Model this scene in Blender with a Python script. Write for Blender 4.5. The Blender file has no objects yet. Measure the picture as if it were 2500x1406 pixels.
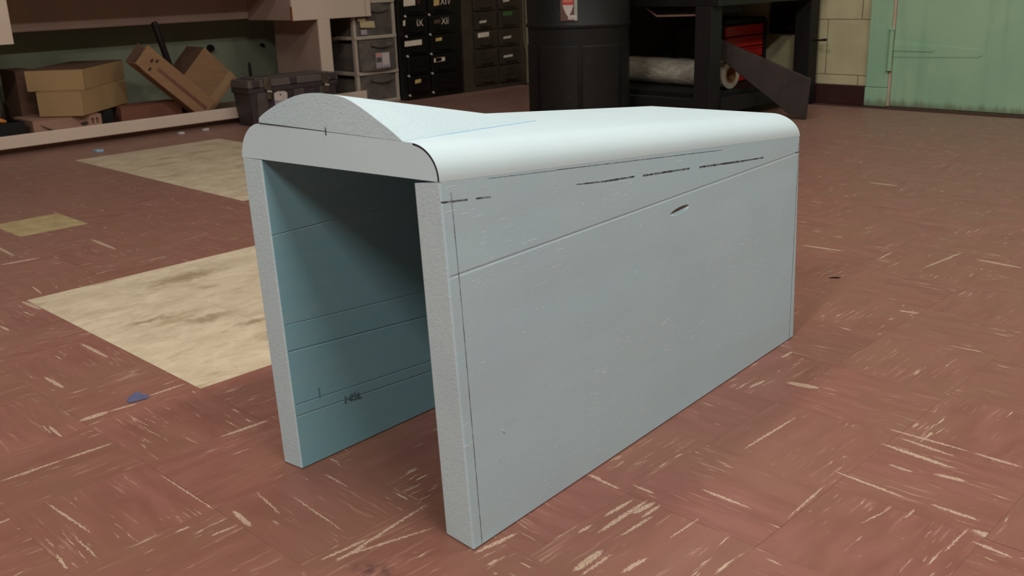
import bpy, bmesh, math, random
from mathutils import Vector, Matrix
random.seed(7)
C = bpy.context.scene.collection

# ---------------------------------------------------------------- camera, world, light, exposure
cam = bpy.data.cameras.new('camera'); camo = bpy.data.objects.new('camera', cam); C.objects.link(camo)
cam.sensor_width = 36.0; cam.lens = 34.563; cam.clip_start = 0.05
camo.matrix_world = Matrix(((0.717444, -0.188107, 0.670738, 1.52999),
                            (0.695873, 0.237976, -0.67759, -0.86525),
                            (-0.03216, 0.952881, 0.301633, 0.77788), (0, 0, 0, 1)))
cam.dof.use_dof = True; cam.dof.focus_distance = 2.0; cam.dof.aperture_fstop = 9.0
bpy.context.scene.camera = camo

w = bpy.data.worlds.new('world'); bpy.context.scene.world = w; w.use_nodes = True
w.node_tree.nodes['Background'].inputs[0].default_value = (1, .95, .9, 1)
w.node_tree.nodes['Background'].inputs[1].default_value = 0.03


def area(name, x, y, z, sx, sy, power, col=(1, .965, .92), rot=(0, 0, 0), spread=180):
    l = bpy.data.lights.new(name, 'AREA'); l.shape = 'RECTANGLE'; l.size = sx; l.size_y = sy
    l.energy = power; l.color = col; l.spread = math.radians(spread)
    o = bpy.data.objects.new(name, l); C.objects.link(o); o.location = (x, y, z); o.rotation_euler = rot
    return o


area('ceiling_and_fill_light', 2.2, -0.3, 3.62, .3, 1.3, 66)
area('ceiling_and_fill_light', 2.2, 2.6, 3.62, .3, 1.3, 52)
area('ceiling_and_fill_light', 1.3, -2.9, 3.62, .3, 1.3, 118)
area('ceiling_and_fill_light', -0.6, 0.4, 3.62, .3, 1.3, 38)  # added overhead fill to lift the left floor, no fixture known there
area('ceiling_and_fill_light', -1.2, 3.0, 3.62, .3, 1.3, 14)  # added to brighten the back of the room, no fixture known there
vs = bpy.context.scene.view_settings
vs.view_transform = 'Standard'; vs.look = 'None'; vs.gamma = 1; vs.use_curve_mapping = False; vs.exposure = 0.06


# ---------------------------------------------------------------- helpers: colour, materials
def lin(r, g, b):
    f = lambda v: ((v / 255 + .055) / 1.055) ** 2.4 if v > 10.3 else v / 255 / 12.92
    return (f(r), f(g), f(b), 1)


class NT:
    """small node-tree helper"""
    def __init__(s, name):
        s.m = bpy.data.materials.new(name); s.m.use_nodes = True; s.t = s.m.node_tree
        s.b = s.t.nodes['Principled BSDF']

    def n(s, typ, **kw):
        x = s.t.nodes.new(typ)
        for k, v in kw.items(): setattr(x, k, v)
        return x

    def link(s, a, b): s.t.links.new(a, b)

    def put(s, sock, v):
        if isinstance(v, bpy.types.NodeSocket): s.link(v, sock)
        else: sock.default_value = v

    def math(s, op, a, b=0.0, c=0.0, clamp=False):
        x = s.n('ShaderNodeMath', operation=op, use_clamp=clamp)
        s.put(x.inputs[0], a); s.put(x.inputs[1], b); s.put(x.inputs[2], c); return x.outputs[0]

    def vec(s, op, a, b=(0, 0, 0), out=0):
        x = s.n('ShaderNodeVectorMath', operation=op); s.put(x.inputs[0], a)
        if b is not None: s.put(x.inputs[1], b)
        return x.outputs[out]

    def mix(s, f, a, b, mode='MIX'):
        x = s.n('ShaderNodeMix', data_type='RGBA', blend_type=mode)
        s.put(x.inputs[0], f); s.put(x.inputs[6], a); s.put(x.inputs[7], b); return x.outputs[2]

    def noise(s, v, scale=5, detail=3, rough=.55, dist=0.0, col=False):
        x = s.n('ShaderNodeTexNoise'); s.put(x.inputs['Vector'], v); x.inputs['Scale'].default_value = scale
        x.inputs['Detail'].default_value = detail; x.inputs['Roughness'].default_value = rough
        x.inputs['Distortion'].default_value = dist
        return x.outputs['Color' if col else 'Fac']

    def ramp(s, v, lo, hi):
        x = s.n('ShaderNodeMapRange', interpolation_type='SMOOTHSTEP'); s.put(x.inputs[0], v)
        x.inputs[1].default_value = lo; x.inputs[2].default_value = hi; return x.outputs[0]

    def mapping(s, v, loc=(0, 0, 0), rot=(0, 0, 0), scale=(1, 1, 1), typ='POINT'):
        x = s.n('ShaderNodeMapping', vector_type=typ); s.put(x.inputs[0], v)
        x.inputs['Location'].default_value = loc; x.inputs['Rotation'].default_value = rot
        x.inputs['Scale'].default_value = scale; return x.outputs[0]

    def obj(s): return s.n('ShaderNodeTexCoord').outputs['Object']
    def pos(s): return s.n('ShaderNodeNewGeometry').outputs['Position']

    def bump(s, h, strength=.2, dist=.002, prev=None):
        x = s.n('ShaderNodeBump', invert=strength < 0); x.inputs['Strength'].default_value = abs(strength); x.inputs['Distance'].default_value = dist
        s.link(h, x.inputs['Height'])
        if prev is not None: s.link(prev, x.inputs['Normal'])
        return x.outputs[0]

    def out(s, col=None, rough=None, spec=None, normal=None, metal=None):
        if col is not None: s.put(s.b.inputs['Base Color'], col)
        if rough is not None: s.put(s.b.inputs['Roughness'], rough)
        if spec is not None: s.put(s.b.inputs['Specular IOR Level'], spec)
        if metal is not None: s.put(s.b.inputs['Metallic'], metal)
        if normal is not None: s.link(normal, s.b.inputs['Normal'])
        return s.m


def pm(name, c, rough=.6, var=.12, scale=9, stretch=(1, 1, 1), bump=.12, bscale=160, metal=0, spec=.4, scuff=None):
    """plain procedural surface: colour c (0-255) mottled by noise, fine bump, optional scuffs"""
    k = NT(name); v = k.mapping(k.obj(), scale=stretch)
    n = k.noise(v, scale, 4)
    c = lin(*c)
    lo = tuple(x * (1 - var) for x in c[:3]) + (1,); hi = tuple(min(1, x * (1 + var)) for x in c[:3]) + (1,)
    col = k.mix(k.ramp(n, .3, .7), lo, hi)
    if scuff:
        col = k.mix(k.math('MULTIPLY', k.ramp(k.noise(v, scale * 4, 6, .7), .6, .72), .6), col, lin(*scuff))
    nb = k.bump(k.noise(v, bscale, 2), bump, .001) if bump else None
    return k.out(col, k.math('ADD', k.math('MULTIPLY', n, .14), rough - .07), spec, nb, metal)


def capsule_mask(k, p, items, power2=True):
    """items: (centre, rot, halfscale): returns the smallest normalised distance to any of the ellipsoids"""
    d = None
    for loc, rot, sc in items:
        m = k.mapping(p, loc, rot, sc, 'TEXTURE')
        if power2: l = k.vec('LENGTH', m, None, out=1)
        else:
            a = k.n('ShaderNodeSeparateXYZ'); k.link(k.vec('ABSOLUTE', m, None), a.inputs[0])
            l = k.math('MAXIMUM', k.math('MAXIMUM', k.math('MULTIPLY', k.math('SUBTRACT', a.outputs[0], .97), 33.0), a.outputs[1]), a.outputs[2])
        d = l if d is None else k.math('MINIMUM', d, l)
    return d


def seg_items(segs, base=(0, 0, 0), fat=1.0, nrm=(1, 0, 0), deep=.04):
    """line segments (x0,y0,z0,x1,y1,z1,halfwidth) lying in a surface of normal nrm -> mapping items, X along the segment"""
    out = []
    for s in segs:
        a = Vector(s[:3]) - Vector(base); b = Vector(s[3:6]) - Vector(base)
        x = (b - a).normalized(); z = Vector(nrm); z = (z - x * z.dot(x)).normalized(); y = z.cross(x)
        e = Matrix((x, y, z)).transposed().to_euler()
        out.append((tuple((a + b) / 2), tuple(e), (max((b - a).length / 2, .001), s[6] * fat, deep)))
    return out


# ---------------------------------------------------------------- helpers: meshes and objects
class MB:
    def __init__(s): s.v = []; s.f = []; s.uv = {}

    def add(s, vs, fs):
        o = len(s.v); s.v += [tuple(x) for x in vs]; s.f += [tuple(i + o for i in f) for f in fs]; return s

    def hexa(s, c):      # bottom 0-3 ccw, top 4-7 ccw
        return s.add(c, [(3, 2, 1, 0), (4, 5, 6, 7), (0, 1, 5, 4), (1, 2, 6, 5), (2, 3, 7, 6), (3, 0, 4, 7)])

    def box(s, x0, x1, y0, y1, z0, z1):
        return s.hexa([(x0, y0, z0), (x1, y0, z0), (x1, y1, z0), (x0, y1, z0), (x0, y0, z1), (x1, y0, z1), (x1, y1, z1), (x0, y1, z1)])

    def obox(s, p, a, b, c):   # corner p and three edge vectors
        p, a, b, c = map(Vector, (p, a, b, c))
        if a.cross(b).dot(c) < 0: a, b = b, a
        return s.hexa([p, p + a, p + a + b, p + b, p + c, p + a + c, p + a + b + c, p + b + c])

    def tube(s, pts, r, seg=12, cap=True):
        pts = [Vector(p) for p in pts]; rs = r if isinstance(r, (list, tuple)) else [r] * len(pts)
        vs = []; fs = []
        for i, p in enumerate(pts):
            d = (pts[min(i + 1, len(pts) - 1)] - pts[max(i - 1, 0)]).normalized()
            q = d.to_track_quat('Z', 'Y'); x = q @ Vector((1, 0, 0)); y = q @ Vector((0, 1, 0))
            for k in range(seg):
                a = 2 * math.pi * k / seg; vs.append(p + (x * math.cos(a) + y * math.sin(a)) * rs[i])
        n = len(pts)
        for i in range(n - 1):
            for k in range(seg):
                k2 = (k + 1) % seg; fs.append((i * seg + k, i * seg + k2, (i + 1) * seg + k2, (i + 1) * seg + k))
        if cap: fs += [tuple(range(seg))[::-1], tuple(range((n - 1) * seg, n * seg))]
        return s.add(vs, fs)

    def lathe(s, prof, cx, cy, seg=40, closed=False):
        vs = []; fs = []; n = len(prof)
        for r, z in prof:
            for k in range(seg):
                a = 2 * math.pi * k / seg; vs.append((cx + r * math.cos(a), cy + r * math.sin(a), z))
        for i in range(n - 1 + (1 if closed else 0)):
            j = (i + 1) % n
            for k in range(seg):
                k2 = (k + 1) % seg; fs.append((i * seg + k, i * seg + k2, j * seg + k2, j * seg + k))
        return s.add(vs, fs)

    def prism(s, poly, e):     # planar polygon extruded by vector e
        poly = [Vector(p) for p in poly]; e = Vector(e); n = len(poly)
        return s.add(poly + [p + e for p in poly], [tuple(range(n))[::-1], tuple(range(n, 2 * n))] + [(i, (i + 1) % n, n + (i + 1) % n, n + i) for i in range(n)])

    def build(s, name, mat, parent=None, base=None, bevel=0, seg=2, smooth=False, kind=None, label=None, keep=None):
        if base is None: base = tuple(parent['_b']) if parent is not None and '_b' in parent else (0, 0, 0)
        bm = bmesh.new(); b = Vector(base)
        vs = [bm.verts.new(Vector(v) - b) for v in s.v]
        for f in s.f:
            try: bm.faces.new([vs[i] for i in f])
            except ValueError: pass
        bmesh.ops.recalc_face_normals(bm, faces=bm.faces)
        if bevel:
            ed = [e for e in bm.edges if len(e.link_faces) == 2 and e.calc_face_angle(0) > .6 and not (keep and all(keep(v.co + b) for v in e.verts))]
            bmesh.ops.bevel(bm, geom=ed, offset=bevel, segments=seg, affect='EDGES', profile=.5, clamp_overlap=True)
        me = bpy.data.meshes.new(name); bm.to_mesh(me); bm.free()
        if smooth or bevel:
            for p in me.polygons: p.use_smooth = True
            me.set_sharp_from_angle(angle=math.radians(50 if bevel else 38))
        me.materials.append(mat)
        o = bpy.data.objects.new(name, me); C.objects.link(o)
        if bevel and not smooth:
            wn = o.modifiers.new('weighted', 'WEIGHTED_NORMAL'); wn.keep_sharp = True; wn.weight = 100
        if parent is not None: o.parent = parent; o['_b'] = list(base)
        else: o.location = base; o['_b'] = list(base)
        if kind: o['kind'] = kind
        if label: o['label'] = label
        return o


def thing(name, label, cat, base, group=None):
    o = bpy.data.objects.new(name, None); C.objects.link(o); o.location = base; o.empty_display_size = .05
    o['_b'] = list(base); o['label'] = label; o['category'] = cat
    if group: o['group'] = group
    return o


def tag(o, label, cat, group=None):
    o['label'] = label; o['category'] = cat
    if group: o['group'] = group
    return o


def text_part(name, txt, size, mat, parent, origin, xdir, ydir, depth=.0006):
    cu = bpy.data.curves.new(name, 'FONT'); cu.body = txt; cu.size = size; cu.extrude = depth / 2; cu.resolution_u = 3
    cu.align_x = 'CENTER'; cu.align_y = 'CENTER'
    tmp = bpy.data.objects.new(name, cu); C.objects.link(tmp)
    dg = bpy.context.evaluated_depsgraph_get(); me = bpy.data.meshes.new_from_object(tmp.evaluated_get(dg))
    bpy.data.objects.remove(tmp)
    x = Vector(xdir).normalized(); y = Vector(ydir); y = (y - x * y.dot(x)).normalized(); z = x.cross(y)
    M = Matrix((x, y, z)).transposed().to_4x4(); M.translation = Vector(origin) - Vector(parent['_b'])
    me.transform(M); me.name = name; me.materials.clear(); me.materials.append(mat)
    o = bpy.data.objects.new(name, me); C.objects.link(o); o.parent = parent; o['_b'] = list(parent['_b'])
    return o


# ---------------------------------------------------------------- materials
STREAKS = [[-0.265,-0.203,1.575,0.0303,0.0069],[-0.261,-0.147,1.433,0.0285,0.0031],[-0.276,-0.051,1.585,0.0476,0.0031],[-0.128,-0.372,1.548,0.0536,0.0029],[-0.125,-0.277,1.523,0.0465,0.0035],[0.009,-0.041,1.51,0.0501,0.0042],[-0.501,-0.185,0.023,0.0495,0.0039],[-0.255,-0.281,-0.057,0.0368,0.0025],[-0.277,-0.288,-0.064,0.0277,0.0012],[0.08,-0.395,0.064,0.0753,0.0018],[0.184,-0.413,-0.024,0.0455,0.0012],[0.195,-0.453,-0.109,0.0279,0.0019],[0.141,-0.231,0.009,0.0874,0.0012],[0.288,-0.216,-0.115,0.0331,0.0042],[0.248,-0.293,1.555,0.0122,0.0024],[0.299,-0.252,1.492,0.0215,0.0023],[0.478,-0.163,1.493,0.0431,0.0025],[0.493,-0.163,1.545,0.0269,0.0029],[0.278,-0.163,-0.149,0.0471,0.0015],[0.3,-0.048,-0.013,0.0349,0.0019],[0.362,-0.13,-0.06,0.0782,0.0012],[0.483,-0.091,1.695,0.1009,0.0024],[0.51,-0.111,1.282,0.081,0.0021],[0.634,0.234,-0.052,0.0357,0.0027],[0.723,0.171,1.583,0.0647,0.0034],[0.732,0.211,1.479,0.0257,0.0041],[0.746,0.21,1.609,0.0258,0.0025],[0.755,0.163,1.548,0.0379,0.0025],[0.759,0.046,1.628,0.0355,0.0052],[0.774,0.047,1.583,0.035,0.0019],[0.814,0.079,1.491,0.0268,0.0031],[0.703,0.106,1.527,0.0163,0.0022],[0.703,0.186,1.54,0.0356,0.0027],[0.809,0.315,-0.008,0.0456,0.0026],[0.697,0.256,-0.015,0.0226,0.0022],[0.811,0.204,1.544,0.0384,0.0012],[0.962,0.708,0.025,0.0752,0.0024],[1.074,0.709,-0.011,0.0421,0.003],[0.971,0.64,-0.073,0.0675,0.0043],[0.971,0.681,-0.086,0.0512,0.0026],[1.04,0.601,0.162,0.0268,0.0043],[0.969,0.581,-0.022,0.0218,0.0028],[0.954,0.499,-0.071,0.0641,0.0025],[1.086,0.501,-0.02,0.0365,0.003],[1.162,0.469,0.031,0.0419,0.0069],[1.161,0.436,-0.116,0.0297,0.0027],[0.907,0.388,-1.529,0.0651,0.0015],[1.116,0.429,1.539,0.0426,0.0015],[1.038,0.454,1.564,0.0171,0.0017],[1.003,0.413,1.353,0.0326,0.0012],[0.686,0.785,0.205,0.0337,0.008],[0.615,0.735,1.469,0.0275,0.0034],[0.582,0.91,1.553,0.0243,0.0034],[0.745,0.56,1.544,0.0892,0.002],[0.663,1.329,0.217,0.0243,0.0045],[0.683,1.856,-0.082,0.0643,0.0058],[0.244,1.719,0.1,0.0672,0.0053],[0.416,1.753,1.576,0.0473,0.0025],[0.556,1.802,1.468,0.1119,0.0031],[-0.002,2.659,0.004,0.0616,0.007],[-1.76,0.158,-0.039,0.1167,0.0049],[-1.562,0.397,-0.031,0.105,0.0059],[-1.569,0.141,1.448,0.0598,0.0079],[-1.089,-0.009,0.055,0.0606,0.006],[-1.217,0.055,-0.113,0.0494,0.0027],[-0.621,-0.046,0.014,0.0754,0.004],[-0.952,-0.124,0.016,0.0298,0.0034],[0.631,-0.006,1.461,0.0418,0.0033],[0.662,-0.045,1.569,0.0106,0.0025],[0.708,-0.033,0.085,0.0189,0.0017],[0.693,-0.06,0.108,0.0131,0.0025],[0.615,0.238,0.011,0.0134,0.0017]]


def tile_red(name, near):
    """marbled vinyl tile; the grain runs along the tile's own X (object coords), or along the UVs for the joined far field"""
    k = NT(name)
    if near:
        v = k.obj(); rnd = k.n('ShaderNodeObjectInfo').outputs['Random']
    else:
        v = k.n('ShaderNodeUVMap', uv_map='grain').outputs[0]
        rnd = k.n('ShaderNodeAttribute', attribute_name='seed').outputs['Fac']
    P = k.pos()
    off = k.n('ShaderNodeCombineXYZ'); k.put(off.inputs[0], k.math('MULTIPLY', rnd, 37.0)); k.put(off.inputs[1], k.math('MULTIPLY', rnd, 91.0)); k.put(off.inputs[2], k.math('MULTIPLY', rnd, 13.0))
    q = k.vec('ADD', v, off.outputs[0])
    wob = k.vec('MULTIPLY', k.vec('SUBTRACT', k.noise(q, 22, 2, col=True), (.5, .5, .5)), (.012, .008, 0))
    q = k.vec('ADD', q, wob)
    red, brn, dk = lin(139, 90, 79), lin(131, 91, 72), lin(125, 78, 66)
    base = k.mix(k.ramp(k.noise(k.mapping(q, scale=(7, 30, 1)), 1, 4), .3, .72), red, dk)
    base = k.mix(k.math('MULTIPLY', k.ramp(k.noise(k.vec('ADD', P, (3, 1, 0)), 4.5, 4), .42, .68), .6), base, brn)
    base = k.mix(k.math('MULTIPLY', k.ramp(rnd, .35, 1), .35), base, brn)
    # fine pinkish hair streaks
    hair = k.ramp(k.noise(k.mapping(q, scale=(9, 150, 1)), 1, 5, .6), .56, .69)
    hair = k.math('MULTIPLY', hair, k.ramp(k.noise(q, 9, 2), .42, .62))
    base = k.mix(k.math('MULTIPLY', hair, .5), base, lin(180, 140, 122))
    # cream chips, clustered
    st = k.noise(k.mapping(q, scale=(13, 130, 1)), 1, 4, .62)
    cl = k.ramp(k.noise(k.vec('ADD', q, (5, 9, 0)), 11, 2), .47, .62)
    crm = k.math('MULTIPLY', k.ramp(st, .60, .67), cl)
    ex = None
    if near:
        p2 = k.vec('ADD', P, k.vec('MULTIPLY', k.vec('SUBTRACT', k.noise(P, 150, 5, .8, col=True), (.5, .5, .5)), (.012, .012, 0)))
        items = [((x, y, 0), (0, 0, a), (h, wd * 1.25, 9)) for x, y, a, h, wd in STREAKS]
        ex = k.ramp(capsule_mask(k, p2, items), 1.05, .78)
        ex = k.math('MULTIPLY', ex, k.ramp(k.noise(P, 330, 4, .7), .36, .52))
        crm = k.math('MAXIMUM', crm, ex)
    col = k.mix(k.math('MULTIPLY', crm, .85), base, lin(196, 172, 148))
    # grime
    gr = k.math('MULTIPLY', k.ramp(k.noise(P, 26, 6, .75), .60, .76), .35)
    col = k.mix(gr, col, lin(84, 60, 50))
    stain = k.ramp(k.vec('LENGTH', k.mapping(P, (.552, -.168, 0), (0, 0, .4), (.055, .03, 9), 'TEXTURE'), None, out=1), 1.0, .1)
    col = k.mix(k.math('MULTIPLY', stain, k.math('MULTIPLY', k.ramp(k.noise(P, 60, 5), .3, .7), .75)), col, lin(62, 42, 36))
    rg = k.math('ADD', .30, k.math('MULTIPLY', k.noise(P, 14, 5), .24))
    nb = k.bump(k.noise(P, 240, 3), .10, .0006)
    nb = k.bump(k.noise(P, 5, 2), .12, .004, nb)
    k.b.inputs['Sheen Weight'].default_value = .22; k.b.inputs['Sheen Roughness'].default_value = .45
    k.b.inputs['Sheen Tint'].default_value = (.8, .72, .64, 1)
    return k.out(col, rg, .38, nb)


def tile_beige():
    k = NT('beige_tile'); P = k.pos()
    q = k.mapping(P, scale=(1.25, .8, 1))
    n1 = k.noise(q, 9, 6, .65, .4); n2 = k.noise(k.vec('ADD', q, (4, 7, 0)), 26, 5, .7)
    col = k.mix(k.ramp(n1, .32, .68), lin(194, 177, 149), lin(212, 196, 168))
    col = k.mix(k.math('MULTIPLY', k.ramp(n2, .46, .75), .42), col, lin(158, 142, 112))
    stn = k.ramp(k.noise(k.mapping(P, (1.1, .4, 0), (0, 0, .1), (2.4, .9, 1)), 4.2, 5, .6), .55, .68)
    col = k.mix(k.math('MULTIPLY', stn, .4), col, lin(136, 112, 72))
    spots = capsule_mask(k, k.vec('ADD', P, k.vec('MULTIPLY', k.vec('SUBTRACT', k.noise(P, 24, 4, .7, col=True), (.5, .5, .5)), (.1, .1, 0))),
                         [((x, y, 0), (0, 0, a), (h, wd, 9)) for x, y, a, h, wd in
                          [(-.62, .24, 1.5, .10, .032), (-.51, .30, 1.5, .06, .025), (-.72, .14, 1.5, .08, .02), (-.38, .29, 1.3, .06, .04), (-1.0, .40, 1.5, .14, .05), (-2.02, 1.25, 1.5, .09, .02), (-1.87, 1.21, 1.5, .03, .01)]])
    col = k.mix(k.math('MULTIPLY', k.ramp(spots, 1.2, .1), .6), col, lin(116, 92, 58))
    spk = k.ramp(k.noise(P, 210, 2), .68, .76)
    col = k.mix(k.math('MULTIPLY', spk, .4), col, lin(110, 90, 66))
    nb = k.bump(k.noise(P, 240, 3), .08, .0006)
    return k.out(col, k.math('ADD', .30, k.math('MULTIPLY', n1, .22)), .38, nb)


def tile_yellow():
    k = NT('yellowish_tile'); P = k.pos()
    col = k.mix(k.ramp(k.noise(P, 18, 5), .3, .7), lin(164, 146, 104), lin(184, 164, 122))
    return k.out(col, .38, .38, k.bump(k.noise(P, 240, 3), .08, .0006))


M_red_near, M_red_far, M_beige, M_yel = tile_red('red_tile', True), tile_red('red_tile_far', False), tile_beige(), tile_yellow()
M_mastic = pm('floor_mastic', (78, 48, 40), .9)
M_bench = pm('bench_enamel', (214, 194, 176), .42, .04, 3, bump=.05)
M_bench_worn = pm('bench_worn_edge', (150, 82, 44), .7, .3, 30)
M_panel = pm('bench_panel', (176, 148, 132), .6, .08, 4)
M_panel_pale = pm('bench_panel_pale', (180, 152, 138), .5, .06, 4)  # drawer unit side, and the lit strip at the back panel's foot
M_shelf = pm('shelf_board', (120, 92, 76), .6, .12, 6)
M_green_wall = pm('green_painted_wall', (150, 156, 134), .7, .1, 3, bump=.3, bscale=60)
M_plain = pm('plain_wall_paint', (150, 142, 126), .8, .05, 2)
M_ceil = pm('ceiling_paint', (170, 166, 158), .9, .03, 2)
M_base = pm('rubber_baseboard', (62, 34, 32), .5, .15, 8)
M_black = pm('black_paint', (24, 23, 22), .45, .25, 12, scuff=(70, 68, 64))
M_black2 = pm('black_enamel', (18, 17, 16), .38, .2, 10)
M_dark = pm('charcoal_and_gap_shade', (13, 12, 12), .7, .2, 10)  # charcoal things, and the block that paints in a shaded gap
M_olive = pm('olive_enamel', (66, 58, 48), .5, .18, 9, scuff=(90, 80, 66))
M_olive2 = pm('olive_drawer_enamel', (56, 48, 40), .5, .2, 14, scuff=(82, 74, 60))
M_steel = pm('bright_steel', (226, 222, 212), .3, .08, 20, metal=.35)
M_brass = pm('tan_latch_metal', (118, 106, 92), .45, .2, 30, metal=.7)
M_card = pm('label_card', (226, 214, 192), .8, .08, 30)
M_cardy = pm('yellow_label_card', (206, 176, 112), .8, .12, 40)
M_cardg = pm('green_label_card', (66, 104, 56), .8, .12, 30)
M_tape = pm('masking_tape', (196, 180, 136), .8, .1, 30)
M_white = pm('white_paint_lettering', (222, 206, 190), .7, .1, 60)
M_redtxt = pm('dark_red_lettering', (120, 52, 48), .7, .1, 60)
M_kraft = pm('kraft_cardboard', (146, 112, 80), .8, .07, 6, stretch=(1, 1, 8), bump=.1)
M_kraft_l = pm('light_kraft_cardboard', (168, 138, 96), .8, .06, 6, bump=.1)
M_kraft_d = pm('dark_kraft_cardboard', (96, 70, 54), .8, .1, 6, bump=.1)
M_kraft_r = pm('reddish_cardboard', (120, 76, 60), .8, .1, 6, bump=.1)
M_kraft_p = pm('pinkish_cardboard', (150, 116, 98), .8, .08, 6, bump=.1)
M_ktape = pm('packing_tape', (164, 132, 98), .35, .06, 12)
M_ink = pm('dark_print', (62, 46, 38), .8, .1, 60)
M_tool = pm('grey_brown_plastic', (92, 82, 78), .5, .1, 10, scuff=(120, 108, 100))
M_tool2 = pm('dark_plastic', (66, 58, 58), .5, .12, 10)
M_plast = pm('off_white_plastic', (186, 172, 156), .45, .06, 8)
M_rubber = pm('black_ribbed_plastic', (22, 22, 21), .55, .12, 8, scuff=(60, 60, 57))
M_redchest = pm('red_enamel', (176, 34, 32), .35, .1, 6)
M_wood_blk = pm('black_painted_wood', (27, 26, 26), .6, .2, 5, stretch=(1, 1, .2), bump=.3, bscale=40, scuff=(52, 48, 45))
M_plank = pm('dark_steel_channel', (56, 47, 44), .5, .2, 7, scuff=(78, 68, 64))
M_core = pm('cardboard_core', (168, 124, 82), .8, .08, 12)
M_block = pm('cream_block_paint', (198, 190, 150), .65, .1, 5, bump=.4, bscale=70, scuff=(150, 136, 98))
M_mortar = pm('mortar', (140, 130, 102), .9, .1, 20, bump=.3)
M_strip = pm('pale_door_stop', (206, 178, 160), .6, .1, 10)
M_blue = pm('blue_tape', (84, 88, 118), .7, .1, 60)
M_crumb = pm('pale_scrap', (200, 196, 190), .8, .1, 60)
M_bluef = pm('blue_foam_crumb', (150, 190, 214), .8, .1, 60)
M_chip = pm('dark_chip', (40, 26, 22), .8, .1, 60)
M_orange = pm('orange_plastic', (214, 128, 64), .5, .08, 20)
M_bag = pm('smoky_film', (112, 104, 92), .35, .2, 8)
M_slabw = pm('white_sticker', (206, 196, 186), .5, .06, 30)
M_stkbr = pm('brown_sticker', (112, 86, 78), .4, .12, 14)
M_stkred = pm('red_sticker_band', (196, 66, 62), .45, .06, 20)
M_stkgr = pm('green_grey_sticker', (164, 170, 152), .5, .1, 20)
M_pink = pm('pink_print', (214, 150, 132), .6, .06, 30)
M_lav = pm('grey_lavender_card', (176, 164, 172), .6, .08, 30)
M_cord = pm('pale_cord', (150, 140, 124), .6, .1, 30)


def door_green():
    k = NT('mint_door_paint'); P = k.pos()
    n = k.noise(P, 3.5, 4); st = k.noise(k.mapping(P, scale=(22, 1, 1.2)), 1, 5, .6)
    col = k.mix(k.ramp(n, .3, .7), lin(156, 200, 166), lin(172, 208, 172))
    col = k.mix(k.math('MULTIPLY', k.ramp(st, .5, .75), .28), col, lin(128, 172, 138))
    sep = k.n('ShaderNodeSeparateXYZ'); k.link(P, sep.inputs[0])
    edge = k.math('MULTIPLY', k.ramp(k.math('ADD', sep.outputs[2], k.math('MULTIPLY', st, -.09)), .006, -.04), .6)
    col = k.mix(edge, col, lin(104, 84, 62))
    spk = k.math('MULTIPLY', k.ramp(k.noise(P, 90, 4, .7), .70, .76), .5)
    col = k.mix(spk, col, lin(110, 120, 96))
    return k.out(col, .5, .4, k.bump(k.noise(P, 60, 4), .15, .001))


M_door = door_green()


def wrap_film():
    k = NT('stretch_film'); v = k.obj()
    n = k.noise(k.mapping(v, rot=(0, .5, .3), scale=(9, 40, 26)), 1, 6, .7, 1.2)
    col = k.mix(k.ramp(n, .3, .7), lin(176, 164, 146), lin(232, 224, 206))
    k.b.inputs['Coat Weight'].default_value = .5; k.b.inputs['Coat Roughness'].default_value = .15
    return k.out(col, .3, .5, k.bump(n, .7, .004))


M_film = wrap_film()


def clear_plastic():
    k = NT('cloudy_clear_plastic'); v = k.obj()
    n = k.noise(k.mapping(v, scale=(1, 5, 6)), 2.2, 4)
    col = k.mix(k.ramp(n, .3, .7), lin(104, 98, 94), lin(140, 130, 120))
    k.b.inputs['Transmission Weight'].default_value = .35
    k.b.inputs['IOR'].default_value = 1.2
    return k.out(col, .42, .4, k.bump(k.noise(v, 30, 2), .05, .001))


M_clear = clear_plastic()

# ---- foam: pale blue extruded polystyrene with pencil lines, saw grooves and scuffs (all flat print or fine relief)
FB = (0.39, 0.47, 0.0)
SIDE_MARKS = [[0.5982,-0.0437,0.5027,0.5944,0.0083,0.497,0.0011],[0.5932,0.0245,0.4956,0.591,0.0544,0.4922,0.0011],[0.5768,0.2456,0.4757,0.5713,0.3209,0.4675,0.0009],[0.5713,0.3209,0.4675,0.5652,0.4024,0.4613,0.0013],[0.5635,0.4269,0.4585,0.5525,0.5752,0.4463,0.0014],[0.55,0.6082,0.443,0.5377,0.7751,0.4283,0.0015],[0.5377,0.7751,0.4283,0.5318,0.8545,0.4222,0.0012],[0.596,-0.0224,0.5131,0.6027,-0.0217,0.3715,0.0006],[0.6027,-0.0217,0.3715,0.6203,-0.025,0.0029,0.0006],[0.519,1.0146,0.4282,0.5411,0.9909,-0.0006,0.0008],[0.521,0.9992,0.4099,0.5188,1.0293,0.4071,0.0013],[0.59,0.0521,0.518,0.5792,0.1972,0.5049,0.0004],[0.5792,0.1973,0.5055,0.5426,0.6916,0.4613,0.0005]]
GROOVE = [[0.603, -0.0445, 0.4012, 0.5184, 1.0333, 0.4082, 0.0030]]
INNER = [[0.212,-0.067,0.4031,0.1993,0.2377,0.4052,0.0016],[0.1993,0.2377,0.4052,0.1763,0.99,0.404,0.0016],[0.2169,-0.0617,0.2543,0.2051,0.2433,0.2324,0.0014],[0.2185,-0.062,0.2088,0.2063,0.2534,0.1837,0.0022],[0.2225,-0.0629,0.0954,0.2103,0.2469,0.0762,0.0018],[0.2218,-0.0617,0.1154,0.2096,0.249,0.096,0.0016]]


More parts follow.
